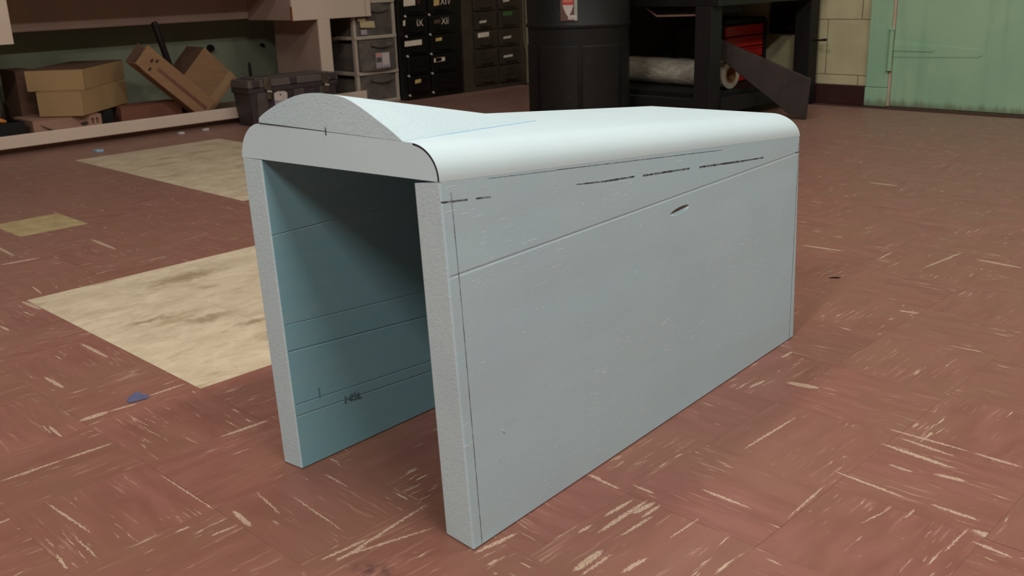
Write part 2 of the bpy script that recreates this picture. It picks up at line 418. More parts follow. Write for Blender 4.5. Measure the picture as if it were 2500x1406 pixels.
def foam(name, cut=False, side=False, inner=False, top=False):
    k = NT(name); v = k.obj()
    big = k.noise(v, 5, 4); fine = k.noise(v, 230 if cut else 190, 4, .75)
    col = k.mix(k.ramp(big, .3, .7), lin(188, 215, 223), lin(199, 223, 229))
    hgt = k.math('MULTIPLY', fine, 1.0)
    nb = k.bump(hgt, .75 if cut else .14, .0016)
    if cut:
        col = k.mix(.45, col, lin(208, 224, 227))
        col = k.mix(k.math('MULTIPLY', k.ramp(k.noise(v, 130, 5, .75), .50, .66), .16), col, lin(150, 172, 180))
        col = k.mix(k.math('MULTIPLY', k.ramp(k.noise(v, 30, 2), .76, .79), .35), col, lin(110, 124, 128))
    if side:
        col = k.mix(.5, col, lin(178, 212, 224))
        # skin tone bands, scuffs, specks
        col = k.mix(k.math('MULTIPLY', k.ramp(k.noise(k.mapping(v, rot=(.05, 0, 0), scale=(1, 1.2, 9)), 1.6, 4), .35, .7), .3), col, lin(186, 196, 200))
        sc = k.ramp(k.noise(k.mapping(v, rot=(.45, 0, 0), scale=(1, 34, 360)), 1, 3, .6, .3), .60, .68)
        sc2 = k.ramp(k.noise(k.mapping(v, rot=(-.7, 0, 0), scale=(1, 30, 420)), 1, 3, .6, .3), .62, .70)
        sc = k.math('MAXIMUM', k.math('MULTIPLY', sc, k.ramp(k.noise(k.vec('ADD', v, (2, 2, 2)), 8, 3), .50, .64)), k.math('MULTIPLY', sc2, k.ramp(k.noise(v, 6, 3), .54, .66)))
        spc = k.math('MULTIPLY', k.ramp(k.noise(v, 150, 3), .66, .72), k.ramp(k.noise(k.vec('ADD', v, (5, 1, 3)), 5, 3), .48, .62))
        sc = k.math('MAXIMUM', sc, spc)
        col = k.mix(k.math('MULTIPLY', sc, .55), col, lin(238, 243, 245))
        spk = k.ramp(k.noise(v, 95, 3), .735, .77)
        col = k.mix(k.math('MULTIPLY', spk, .35), col, lin(120, 124, 120))
        nb = k.bump(sc, .25, .0012, nb)
        d = capsule_mask(k, v, seg_items(GROOVE, FB), False)
        gx = k.mapping(v, *seg_items(GROOVE, FB)[0], 'TEXTURE')
        sx = k.n('ShaderNodeSeparateXYZ'); k.link(gx, sx.inputs[0])
        ridge = k.ramp(d, 1.0, .0)
        nb = k.bump(ridge, -.3, .0025, nb)
        nb = k.bump(k.ramp(k.vec('LENGTH', k.mapping(v, *seg_items([[0.5613,0.5046,0.3768,0.5558,0.5715,0.381,0.0060]], FB)[0], 'TEXTURE'), None, out=1), 1, 0), -1.0, .02, nb)
        nb = k.bump(k.ramp(k.vec('LENGTH', k.mapping(v, *seg_items([[0.618,0.035,0.158,0.617,0.045,0.146,0.0022]], FB)[0], 'TEXTURE'), None, out=1), 1, 0), .4, .003, nb)
        wob = k.vec('ADD', v, k.vec('MULTIPLY', k.vec('SUBTRACT', k.noise(v, 260, 2, col=True), (.5, .5, .5)), (.0, .0012, .0012)))
        pd = capsule_mask(k, wob, seg_items(SIDE_MARKS, FB, 1.35), False)
        pen = k.math('MULTIPLY', k.ramp(pd, 1.02, .7), k.math('ADD', .62, k.math('MULTIPLY', k.ramp(k.noise(v, 70, 3), .35, .6), .38)))
        col = k.mix(pen, col, lin(58, 60, 64))
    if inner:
        col = k.mix(.9, col, lin(136, 190, 203))  # blue skin, its colour deepened for light bouncing between the boards
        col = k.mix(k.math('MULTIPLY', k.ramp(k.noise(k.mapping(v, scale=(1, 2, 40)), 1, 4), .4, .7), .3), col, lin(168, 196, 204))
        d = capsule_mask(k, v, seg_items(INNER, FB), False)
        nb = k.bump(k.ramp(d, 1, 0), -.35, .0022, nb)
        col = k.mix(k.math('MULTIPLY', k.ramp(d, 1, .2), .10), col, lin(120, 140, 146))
    if top:
        col = k.mix(.6, col, lin(208, 224, 227))
        wob = k.vec('ADD', v, k.vec('MULTIPLY', k.vec('SUBTRACT', k.noise(v, 90, 3, col=True), (.5, .5, .5)), (.004, .004, 0)))
        it = seg_items([[0.5168,-0.0330,0.575,0.3590,0.392,0.539,0.0032]], FB, 1, (0, 0, 1), .02)
        bl = k.ramp(capsule_mask(k, wob, it, False), 1.05, .6)
        col = k.mix(k.math('MULTIPLY', bl, .85), col, lin(92, 160, 206))
        # black marker line round the front corners: the front cap carries UVs in units of the corner radius
        uv = k.n('ShaderNodeUVMap', uv_map='corner').outputs[0]
        r = k.vec('LENGTH', uv, None, out=1)
        rl = k.ramp(k.math('ABSOLUTE', k.math('SUBTRACT', r, .962)), .036, .024)
        us = k.n('ShaderNodeSeparateXYZ'); k.link(uv, us.inputs[0])
        rl = k.math('MULTIPLY', rl, k.math('MULTIPLY', k.math('GREATER_THAN', us.outputs[0], .06), k.math('GREATER_THAN', us.outputs[1], -.02)))
        col = k.mix(rl, col, lin(22, 22, 24))
    gloss = .62 if not side else .48
    k.b.inputs['Subsurface Weight'].default_value = 0.0
    return k.out(col, gloss, .35, nb)


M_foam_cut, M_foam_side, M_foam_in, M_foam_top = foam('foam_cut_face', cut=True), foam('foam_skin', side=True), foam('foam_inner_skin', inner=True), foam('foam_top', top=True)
M_pencil_and_gap = pm('pencil_and_gap_shade', (52, 54, 58), .7, .1, 50)  # pencil ticks, and the strip that paints the crest gap's shadow
M_faint = pm('faint_stamp', (104, 138, 146), .8, .1, 50)


def struct(o):
    o['kind'] = 'structure'; return o


# ================================================================ FLOOR: slab with laid tiles
T = .2286
floor = struct(MB().box(-4.45, 7, -7, 4.72, -.12, -.003).build('floor', M_mastic))
A_rect = (-5 * T, -T, 0, .9144)
B_rect = (-3.29, -1.766, 1.03, 1.81)


def inside(x0, x1, y0, y1, R, e=.004):
    return x0 >= R[0] - e and x1 <= R[1] + e and y0 >= R[2] - e and y1 <= R[3] + e


def pixel_area(x, y):
    """share of the picture a floor tile takes, only used to choose the 280 that become single objects"""
    d = camo.matrix_world.inverted() @ Vector((x, y, 0))
    if d.z > -.3: return 0
    u, v = d.x / -d.z * 2400, d.y / -d.z * 2400
    if abs(u) > 1330 or abs(v) > 790: return 0
    return 1 / (-d.z) ** 3


tb = bmesh.new(); bmesh.ops.create_cube(tb, size=1)
for v_ in tb.verts: v_.co = Vector((v_.co.x * (T - .0003), v_.co.y * (T - .0003), v_.co.z * .003 - .0015))
bmesh.ops.bevel(tb, geom=[e for e in tb.edges if all(v_.co.z > -.001 for v_ in e.verts)], offset=.0004, segments=1, affect='EDGES')
tile_me = bpy.data.meshes.new('tile'); tb.to_mesh(tile_me); tb.free(); tile_me.materials.append(M_red_near)
cells = []
for i in range(-20, 31):
    for j in range(-31, 21):
        x0, y0 = i * T, j * T
        if x0 + T > 7.1 or y0 + T > 4.75 or x0 < -4.58: continue
        if inside(x0, x0 + T, y0, y0 + T, A_rect) or inside(x0, x0 + T, y0, y0 + T, B_rect): continue
        cells.append((pixel_area(x0 + T / 2, y0 + T / 2), i, j))
cells.sort(reverse=True)
near = cells[:284]
for a_, i, j in near:
    o = bpy.data.objects.new('tile', tile_me); C.objects.link(o); o.parent = floor
    o.location = ((i + .5) * T, (j + .5) * T, random.uniform(-.00025, 0))
    o.rotation_euler = (0, 0, ((i + j) % 2) * math.pi / 2 + (math.pi if random.random() < .5 else 0))
far = bmesh.new(); uvl = far.loops.layers.uv.new('grain'); sd = far.faces.layers.float.new('seed')
for a_, i, j in cells[284:]:
    x0, y0 = i * T + .0003, j * T + .0003; x1, y1 = x0 + T - .0006, y0 + T - .0006; s_ = random.random()
    p = [far.verts.new(c) for c in ((x0, y0, -.003), (x1, y0, -.003), (x1, y1, -.003), (x0, y1, -.003), (x0, y0, 0), (x1, y0, 0), (x1, y1, 0), (x0, y1, 0))]
    for q in ((4, 5, 6, 7), (0, 1, 5, 4), (1, 2, 6, 5), (2, 3, 7, 6), (3, 0, 4, 7)):
        f = far.faces.new([p[k] for k in q]); f[sd] = s_
        for l in f.loops:
            a, b = l.vert.co.x - x0, l.vert.co.y - y0
            l[uvl].uv = (b, a) if (i + j) % 2 else (a, b)
fm = bpy.data.meshes.new('distant_tiles'); far.to_mesh(fm); far.free(); fm.materials.append(M_red_far)
fo = bpy.data.objects.new('distant_tiles', fm); C.objects.link(fo); fo.parent = floor; fo['kind'] = 'stuff'


def patch(x0, x1, y0, y1, mat, lift, label):
    o = MB().box(x0 + .0003, x1 - .0003, y0 + .0003, y1 - .0003, -.003, lift).build('tile', mat, floor, (0, 0, 0), bevel=.0005, seg=1)
    o['label'] = label


for a in range(3):
    for b in range(3):
        patch(-5 * T + a * .3048, -5 * T + (a + 1) * .3048, b * .3048, (b + 1) * .3048, M_beige, 0, 'stained beige replacement tile')
ys = [1.03, 1.335, 1.64, 1.81]
for a in range(5):
    for b in range(3):
        patch(-3.29 + a * .3048, -3.29 + (a + 1) * .3048, ys[b], ys[b + 1], M_beige, .0007, 'plain beige replacement tile')
patch(-2.157, -1.898, .262, .492, M_yel, .0007, 'yellowish single replacement tile')

# ================================================================ ROOM SHELL
struct(MB().box(-4.6, -4.45, -7, 4.9, -.1, 3.75).build('wall_left', M_green_wall))
struct(MB().box(7, 7.15, -7, 4.9, -.1, 3.75).build('wall_front', M_plain))
struct(MB().box(-4.6, 7.15, -7.15, -7, -.1, 3.75).build('wall_back', M_plain))
struct(MB().box(-4.6, 7.15, -7.15, 4.9, 3.75, 3.85).build('ceiling', M_ceil))
wall_r = struct(MB().box(-4.45, 7, 4.6935, 4.86, -.1, 3.75).build('wall_right', M_mortar))
bm_cache = {}
for (z0, z1, x_off) in ((-.003, .164, -1.09), (.168, .478, -1.295), (.482, .79, -1.09), (.794, 1.10, -1.295)):
    xe = -1.032
    xs = [xe]; x = x_off
    while x > -4.45:
        if x < xe - .02: xs.append(x)
        x -= .41
    xs.append(-4.45)
    for a, b in zip(xs[1:], xs[:-1]):
        MB().box(a + .003, b - .003, 4.690, 4.713, z0, z1).build('block', M_block, wall_r, (0, 0, 0), bevel=.003, seg=1)
MB().box(-4.45, -1.032, 4.690, 4.713, 1.104, 3.75).build('upper_wall', M_block, wall_r, (0, 0, 0))
MB().box(.5, 7, 4.690, 4.713, 0, 3.75).build('upper_wall', M_block, wall_r, (0, 0, 0))
bb = struct(MB().prism([(-3.66, 4.689, 0), (-3.66, 4.678, 0), (-3.66, 4.682, .105), (-3.66, 4.689, .112)], (2.628, 0, 0)).build('baseboard_right', M_base))

# door and its steel frame
tr = struct(MB().box(-1.031, -.905, 4.672, 4.711, .108, 2.14).build('trim_1', M_door, bevel=.004))
MB().box(-1.033, -.903, 4.670, 4.711, .0, .106).build('plinth', M_door, tr, (0, 0, 0), bevel=.004)
MB().box(-.905, -.889, 4.686, 4.711, .004, 2.08).build('door_stop', M_strip, tr, (0, 0, 0), bevel=.002)
MB().box(-1.031, .52, 4.672, 4.711, 2.085, 2.2).build('frame_head', M_door, tr, (0, 0, 0), bevel=.004)
MB().box(.38, .50, 4.672, 4.711, 0, 2.085).build('frame_jamb', M_door, tr, (0, 0, 0), bevel=.004)
dr = struct(MB().box(-.886, .372, 4.684, 4.711, .006, 2.08).build('door_1', M_door, bevel=.002))
hg = MB().tube([(-.9, 4.672, .21), (-.9, 4.672, .425)], .013, 14).tube([(-.9, 4.672, .204), (-.9, 4.672, .21)], .016, 14).tube([(-.9, 4.672, .425), (-.9, 4.672, .432)], .016, 14).build('hinge', M_door, dr, (0, 0, 0), bevel=.001)
pl = [(-.885, 4.6845, .278), (-.43, 4.6845, .290), (-.405, 4.6845, .298), (-.396, 4.6845, .313), (-.405, 4.6845, .326), (-.43, 4.6845, .331), (-.885, 4.6845, .366)]
MB().prism(pl, (0, -.003, 0)).build('strap', M_door, hg, (0, 0, 0), bevel=.001)
pl = [(-.885, 4.6815, .313), (-.665, 4.6815, .312), (-.655, 4.6815, .327), (-.665, 4.6815, .341), (-.885, 4.6815, .35)]
MB().prism(pl, (0, -.0035, 0)).build('strap', M_door, hg, (0, 0, 0), bevel=.001)

# ================================================================ FOAM STRUCTURE
FRb, FRib, FLib, FLb, BRb = (.6219, -.0429, 0), (.5588, -.0393, 0), (.2258, -.0633, 0), (.1796, -.0683, 0), (.5393, 1.0138, 0)
FR0, FRi0, FLi0, FL0 = (.5897, -.0413, .5291), (.5413, -.044, .5227), (.2078, -.0663, .5227), (.1578, -.0687, .5231)
BR0, FR1, FL1, BR1, BL1 = (.525, 1.0192, .4418), (.5387, -.0424, .5759), (.2091, -.0623, .5779), (.4636, 1.0088, .4864), (.1643, .9927, .4837)
BRib, BLib, BLb, BRi0, BLi0, BL0 = (.4917, 1.0128, 0), (.1821, .9927, 0), (.1352, .9897, 0), (.4732, 1.0125, .436), (.1636, .9924, .436), (.1167, .9894, .436)
foam_t = thing('foam_shell', 'large pale blue foam shell like a bridge with pencil lines, standing on the red tiles', 'foam model', FB)


def leg(bo, bi, to, ti, rbo, rbi, rto, rti, matout, matin, flip):
    """one upright foam board: outer/inner bottom and top at the front, then at the rear; skins and cut ends get their own material"""
    n, m = 22, 12
    mb = MB(); V_ = Vector
    def quad(a, b, c, d, nu, nv):
        vs = []
        for j in range(nv + 1):
            for i in range(nu + 1):
                s, t = i / nu, j / nv
                vs.append((V_(a) * (1 - s) + V_(b) * s) * (1 - t) + (V_(d) * (1 - s) + V_(c) * s) * t)
        mb.add(vs, [(j * (nu + 1) + i, j * (nu + 1) + i + 1, (j + 1) * (nu + 1) + i + 1, (j + 1) * (nu + 1) + i) for j in range(nv) for i in range(nu)])
    mb.hexa([bo, rbo, rbi, bi, to, rto, rti, ti])
    o = mb.build('side_board', matout, foam_t, FB, bevel=.003, seg=3, keep=lambda c: c.z > .4)
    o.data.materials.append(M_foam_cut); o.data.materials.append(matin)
    ax = (V_(rbo) - V_(bo)).normalized(); out = (V_(bo) - V_(bi)).normalized()
    for p in o.data.polygons:
        if abs(p.normal.dot(ax)) > .75: p.material_index = 1
        elif p.normal.dot(out) < -.75: p.material_index = 2
    return o


eps = (0, 0, -.00015)
dn = lambda p: tuple(Vector(p) + Vector(eps))
leg(FRb, FRib, dn(FR0), dn(FRi0), BRb, BRib, dn(BR0), dn(BRi0), M_foam_side, M_foam_in, 1)
left_leg = leg(FLb, FLib, dn(FL0), dn(FLi0), BLb, BLib, dn(BL0), dn(BLi0), M_foam_cut, M_foam_in, -1)


def section(r0, r1, l1, l0, n=14):
    r0, r1, l1, l0 = map(Vector, (r0, r1, l1, l0)); h = (r1 - l1).normalized(); out = []
    K = r1 + h * (r0 - r1).dot(h); c = r0 + r1 - K
    for i in range(n + 1):
        t = math.pi / 2 * i / n; out.append(c + (r0 - c) * math.cos(t) + (r1 - c) * math.sin(t))
    for i in range(1, 10): out.append(r1.lerp(l1, i / 10))
    K2 = l1 - h * (l1 - l0).dot(h); c2 = l0 + l1 - K2
    for i in range(n + 1):
        t = math.pi / 2 * (1 - i / n); out.append(c2 + (l0 - c2) * math.cos(t) + (l1 - c2) * math.sin(t))
    return out, (c, r0 - c, r1 - c), (c2, l0 - c2, l1 - c2)


sf, cr, cl_ = section(FR0, FR1, FL1, FL0); sb_, _, _ = section(BR0, BR1, BL1, BL0)
mb = MB(); NS, n = 30, len(sf)
vs_ = [sf[i].lerp(sb_[i], k / NS) for k in range(NS + 1) for i in range(n)]
fs_ = [(k * n + i, k * n + (i + 1) % n, (k + 1) * n + (i + 1) % n, (k + 1) * n + i) for k in range(NS) for i in range(n)]
fs_ += [tuple(range(n))[::-1], tuple(range(NS * n, NS * n + n))]
mb.add(vs_, fs_)
top = mb.build('top_board', M_foam_top, foam_t, FB, smooth=True)
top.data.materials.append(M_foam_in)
for p in top.data.polygons:
    if p.normal.z < -.8: p.material_index = 1
me = top.data; uvc = me.uv_layers.new(name='corner'); axf = Vector((.08, -1, 0)).normalized()
for p in me.polygons:
    fr = p.normal.dot(axf) > .9
    for li in p.loop_indices:
        co = me.vertices[me.loops[li].vertex_index].co + Vector(FB); uv = (9, 9)
        if fr:
            d = co - cr[0]; uv = (d.dot(cr[1]) / cr[1].length_squared, d.dot(cr[2]) / cr[2].length_squared)
        uvc.data[li].uv = uv
# the cap is one ngon: triangulated UVs are affine, so mask the quadrant by geometry: only the right corner is in reach of radius 1

prof = [(.2072, -.0624, .5795), (.2082, -.0621, .5865), (.2175, -.0613, .5922), (.2281, -.0605, .5975), (.2438, -.0594, .6046), (.26, -.0581, .6113), (.2800, -.0566, .6181), (.3003, -.0552, .624), (.3190, -.0540, .6277), (.3383, -.0527, .6299), (.3567, -.0515, .6309), (.3747, -.0504, .6305), (.3925, -.0494, .6294), (.4094, -.0484, .6270), (.4260, -.0476, .6222), (.4425, -.0468, .6158), (.4630, -.0459, .6068), (.4824, -.045, .5976), (.5040, -.0440, .5872), (.5230, -.0433, .5762)]
tip = Vector((.3428, .4077, .5364)); mb = MB(); P0 = [Vector(p) for p in prof]; n = len(P0); KS = 16
base_f = [Vector((p.x, p.y, .5786 + (p.x - .2072) * -.0055)) for p in P0]
rows = [[p.lerp(tip, (k / KS)) for p in P0] for k in range(KS)]
vs_ = [p for r in rows for p in r] + [tip]
fs_ = [(k * n + i, k * n + i + 1, (k + 1) * n + i + 1, (k + 1) * n + i) for k in range(KS - 1) for i in range(n - 1)]
ti = len(vs_) - 1
fs_ += [((KS - 1) * n + i, (KS - 1) * n + i + 1, ti) for i in range(n - 1)]
fs_ += [tuple(range(n))]                                        # front face
fs_ += [tuple([k * n for k in range(KS)] + [ti] + [k * n + n - 1 for k in range(KS - 1, -1, -1)])]   # underside
mb.add(vs_, fs_)
mb.build('tapered_fairing', M_foam_cut, foam_t, FB, smooth=True, label='tapered crest with a curved front, glued on the top board')
jl = [(.2085, -.0632, .5781), (.30, -.0571, .5776), (.41, -.0499, .5767), (.515, -.0438, .5757)]
mb = MB()
for (p, q), (h0, h1) in zip(zip(jl, jl[1:]), ((.0016, .0013), (.0013, .0010), (.0010, .0006))):
    p, q = Vector(p), Vector(q)
    mb.add([p, q, q + Vector((0, 0, h1)), p + Vector((0, 0, h0)), p + Vector((0, .003, 0)), q + Vector((0, .003, 0)), q + Vector((0, .003, h1)), p + Vector((0, .003, h0))], [(0, 1, 2, 3), (7, 6, 5, 4), (3, 2, 6, 7), (1, 0, 4, 5), (0, 3, 7, 4), (2, 1, 5, 6)])
mb.build('gap_shade_strip', M_pencil_and_gap, foam_t, FB, label='dark strip standing in for the shadow gap under the crest')  # shadow of the narrow gap, built as a dark strip
# small pencil ticks and the faint stamp, flat print on the boards
mb = MB()
mb.obox((.3662, -.0543, .5725), (.0012, .0001, 0), (0, -.0004, 0), (.0003, 0, .0115))
mb.build('pencil_tick', M_pencil_and_gap, foam_t, FB)
text_part('stamp', '14SL', .02, M_faint, foam_t, (.2190, .054, .0905), (-.03, 1, -.02), (0.03, -.02, 1))
MB().obox((.2202, -.0125, .1125), (.0003, 0, 0), (0, .0016, 0), (-.0006, 0, .0186)).build('pencil_tick', M_faint, foam_t, FB)

# ================================================================ LEFT WALL: fixed bench with drawers, shelf and what lies on it
wb = thing('workbench', 'long cream enamel workbench with hanging drawer units and low shelf along the left wall', 'workbench', (-3.98, 1.3, 0))
MB().box(-4.448, -3.655, -.6, 3.22, .87, .91).build('worktop', M_shelf, wb, bevel=.004)
d1 = MB().box(-4.2, -3.718, -.35, .993, .545, .869).build('drawer_unit', M_bench, wb, bevel=.003)
MB().box(-3.717, -3.70, -.35, .995, .54, .865).build('drawer_front', M_bench, d1, bevel=.003)
d2 = MB().box(-4.2, -3.718, 2.618, 3.090, .568, .869).build('drawer_unit', M_panel_pale, wb, bevel=.003)
MB().box(-3.717, -3.70, 2.617, 3.172, .565, .865).build('drawer_front', M_bench, d2, bevel=.003)
MB().box(-3.717, -3.70, 3.177, 3.214, .565, .865).build('corner_strip', M_bench, d2, bevel=.003)
MB().box(-3.7165, -3.6992, 2.6145, 2.6185, .566, .648).build('worn_edge', M_bench_worn, d2, label='rusty worn edge of the drawer front')
MB().box(-4.215, -4.192, .994, 2.617, .60, .869).build('back_panel', M_panel, wb, bevel=.002)
MB().box(-4.215, -4.186, .994, 2.617, .577, .604).build('lit_strip', M_panel_pale, wb, bevel=.006, seg=3)  # paler strip for light reaching the panel's foot, not a separate part
MB().box(-4.20, -3.715, 2.800, 2.886, .046, .567).build('side_panel', M_panel, wb, bevel=.003)
MB().box(-3.715, -3.70, 2.798, 2.888, .101, .566).build('post', M_bench, wb, bevel=.003)
MB().box(-4.448, -3.722, -.6, 2.886, .028, .045).build('shelf', M_shelf, wb, bevel=.002)
MB().box(-3.722, -3.70, -.6, 3.135, .037, .1005).build('shelf_lip', M_bench, wb, bevel=.004)
MB().box(-4.2, -3.752, -.6, 2.886, .0, .0275).build('toe_kick', M_shelf, wb)
shelf_z = .0455


def carton(name, label, p, a, b, c, mat, tape=None, group=None, lid=None):
    """closed cardboard box: corner p, base edges a and b, height c; the lid flaps meet in a seam along a"""
    p, a, b, c = map(Vector, (p, a, b, c))
    t = thing(name, label, 'box', tuple(p + (a + b) / 2 - Vector((0, 0, 0))), group)
    MB().obox(p, a, b, c * .992).build('carton_body', mat, t, bevel=.003)
    # two lid flaps, a little proud of the body
    g = .004
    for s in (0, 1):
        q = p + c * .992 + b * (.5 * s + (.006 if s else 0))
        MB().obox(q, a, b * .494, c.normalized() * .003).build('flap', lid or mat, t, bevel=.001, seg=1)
    if tape:
        MB().obox(p + c * .992 + c.normalized() * .0031 + b * .42, a, b * .16, c.normalized() * .0006).build('tape', tape, t)
    return t


u, v = Vector((-.70, -.71, 0)).normalized(), Vector((-.71, .70, 0)).normalized()
up = Vector((0, 0, 1))
carton('storage_box', 'tan cardboard box on top of the three box stack on the low shelf', (-3.70, 1.302, .2865), u * .297, v * .60, up * .107, M_kraft_l, lid=M_kraft_d)  # darker lid: shade under the worktop put into the card colour
MB().obox((-3.8905, 1.1140, .372), u * -.055, (Vector((.71, -.70, 0)) * .0006), up * .008).build('print_bar', M_ink, bpy.data.objects['storage_box'])
u2, v2 = Vector((-.75, -.66, 0)).normalized(), Vector((-.66, .75, 0)).normalized()
carton('storage_box', 'tan cardboard box in the middle of the stack, set back under a wider box', (-3.667, 1.262, .159), u2 * .235, v2 * .56, up * .125, M_kraft_l)
bd = carton('shipping_box', 'pinkish cardboard box with printed arrows at the bottom of the stack', (-3.73, 1.025, shelf_z), (-.28, .01, 0), (.012, .352, 0), (0, 0, .108), M_kraft_p)
for k in (0, 1):
    y = 1.325 + k * .024
    MB().prism([(-3.7185, y, .11), (-3.7185, y + .006, .11), (-3.7185, y + .006, .128), (-3.7185, y + .011, .128), (-3.7185, y + .003, .142), (-3.7185, y - .005, .128), (-3.7185, y, .128)], (.0006, 0, 0)).build('printed_arrow', M_ink, bd)
sw = []
for k in range(13):
    t = k / 12; sw.append((1.06 + .13 * t, .128 - .045 * math.sin(t * 1.9) + .004, .0015 + .0028 * math.sin(math.pi * t)))
MB().prism([(-3.7215, y, z + h) for y, z, h in sw] + [(-3.7215, y, z - h) for y, z, h in sw[::-1]], (.0006, 0, 0)).build('printed_swoosh', M_ink, bd)
MB().prism([(-3.7195, 1.262, .118), (-3.7195, 1.292, .126), (-3.7195, 1.306, .117), (-3.7195, 1.30, .108), (-3.7195, 1.28, .104), (-3.7195, 1.268, .108)], (.0006, 0, 0)).build('printed_smudge', M_ink, bd)
carton('tall_box', 'dark brown cardboard box half hidden behind the left of the stack', (-4.02, 1.085, shelf_z), (-.22, 0, 0), (0, .10, 0), (0, 0, .345), M_kraft_d)
carton('low_box', 'reddish brown cardboard box under the leaning long carton', (-3.885, 1.560, shelf_z), (-.15, 0, 0), (.012, .36, 0), (0, 0, .108), M_kraft_r)
# black open tray left of the stack
tyb = thing('black_tray', 'low black plastic tray on the shelf left of the box stack', 'tray', (-3.85, .75, shelf_z))
MB().box(-3.98, -3.735, .45, .99, shelf_z, shelf_z + .008).build('tray_floor', M_dark, tyb)
for bx in ((-3.98, -3.974, .45, .99), (-3.741, -3.735, .45, .99), (-3.974, -3.741, .45, .456), (-3.974, -3.741, .984, .99)):
    MB().box(*bx, shelf_z + .0085, shelf_z + .115).build('tray_wall', M_dark, tyb, bevel=.002)
o = MB().tube([(-3.86, .80, .1695), (-3.86, .86, .1695), (-3.86, .925, .160), (-3.86, .945, .1535)], [.012, .014, .012, .006], 12).build('orange_cap', M_orange, base=(-3.86, .85, .158), bevel=.002, smooth=True)
tag(o, 'small orange plastic piece at the left picture edge on the black tray', 'cap')
mbx = MB().box(-4.0, -3.84, 1.395, 1.50, shelf_z, .155).build('gap_shade_block', M_dark, base=(-3.92, 1.45, shelf_z), bevel=.006)  # black block put in to paint the deep shade between two boxes
tag(mbx, 'added black block standing in for the deep shade between the pinkish and reddish boxes', 'block')

# long carton leaning across the shelf
e, wv = Vector((0, -.727, .686)), Vector((0, .686, .727))
q0 = Vector((-3.775, 1.993, .0475))
lc = thing('long_carton', 'long flat tan carton leaning diagonally across the shelf against a bigger box', 'box', tuple(q0))
MB().obox(q0, wv * .130, e * .455, (-.092, 0, 0)).build('carton_body', M_kraft, lc, bevel=.003)
MB().obox(q0 + e * .456, wv * .130, e * .045, (-.003, 0, 0)).build('flap', M_kraft, lc)
MB().obox(q0 + e * .456 + Vector((-.089, 0, 0)), wv * .130, e * .06, (-.003, 0, 0)).build('flap', M_kraft_d, lc)
MB().obox(q0 + e * .456 + wv * .0, wv * .003, e * .05, (-.09, 0, 0)).build('flap', M_kraft, lc)
for k, (s, t) in enumerate(((.435, .075), (.41, .092), (.418, .03))):
    c_ = q0 + e * s + wv * t + Vector((.0008, 0, 0))
    MB().prism([c_ + (wv * math.cos(a * math.pi / 5) * .012 + e * math.sin(a * math.pi / 5) * .008) for a in range(10)], (.0005, 0, 0)).build('stain', M_ink, lc)
MB().obox(q0 + e * .02 + wv * .05 + Vector((.0006, 0, 0)), wv * .02, e * .36, (.0004, 0, 0)).build('printed_band', M_kraft_r, lc)
# big tilted carton behind
e1, e2 = Vector((0, .70, -.714)), Vector((0, -.714, -.70))
tt = Vector((-3.955, 2.157, .437))
kc = thing('tilted_carton', 'big tan cardboard box tipped on its corner behind the long carton', 'box', tuple(tt))
MB().obox(tt, e1 * .272, e2 * .274, (-.215, 0, 0)).build('carton_body', M_kraft, kc, bevel=.004)
MB().obox(tt + e1 * .205 + Vector((.0004, 0, 0)), e1 * .045, e2 * .274, (.0006, 0, 0)).build('tape', M_ktape, kc)
MB().obox(tt - e1 * .003 + Vector((-.01, 0, 0)), -e1 * .0005, e2 * .27, (-.2, 0, 0)).build('flap', M_kraft_d, kc)
# black rod
o = MB().tube([(-3.912, 1.838, .600), (-3.912, 1.8395, .594), (-3.912, 1.90, .343), (-3.912, 1.973, .0475)], [.012, .0185, .0185, .0185], 16).build('black_rod', M_black2, base=(-3.912, 1.973, .0475), bevel=.003, smooth=True)
tag(o, 'thick black rod standing tilted beside the tipped carton', 'rod')
o = MB().tube([(-4.449, 2.461, .400), (-4.432, 2.461, .400), (-4.415, 2.461, .400)], [.022, .024, .018], 14).build('wall_knob', M_black2, base=(-4.449, 2.461, .40), smooth=True)
tag(o, 'round black knob on the green wall above the tipped carton', 'knob')
o = MB().tube([(-4.25, 2.62, shelf_z), (-4.25, 2.62, .285), (-4.25, 2.62, .305)], [.010, .010, .006], 12).build('dark_peg', M_black2, base=(-4.25, 2.62, shelf_z), smooth=True)
tag(o, 'thin dark upright peg behind the toolbox', 'peg')
o = MB().tube([(-4.449, 2.85, .393), (-4.43, 2.85, .393)], [.014, .011], 12).build('small_stud', M_black2, base=(-4.449, 2.85, .393), smooth=True)
tag(o, 'tiny dark stud on the green wall near the bench side panel', 'stud')
# crumpled film bag at far left
random.seed(3)
bm = bmesh.new(); bmesh.ops.create_icosphere(bm, subdivisions=3, radius=1)
for v_ in bm.verts:
    r = 1 + .22 * math.sin(v_.co.x * 5 + 1) * math.cos(v_.co.y * 6) + random.uniform(-.07, .07)
    v_.co = Vector((v_.co.x * .08 * r, v_.co.y * .10 * r, max(v_.co.z * .17 * r, -.135)))
me = bpy.data.meshes.new('film_bag'); bm.to_mesh(me); bm.free(); me.materials.append(M_bag)
for p in me.polygons: p.use_smooth = True
o = bpy.data.objects.new('film_bag', me); C.objects.link(o); o.location = (-4.16, .93, .181)
tag(o, 'crumpled smoky film bag on the shelf at the far left', 'bag')

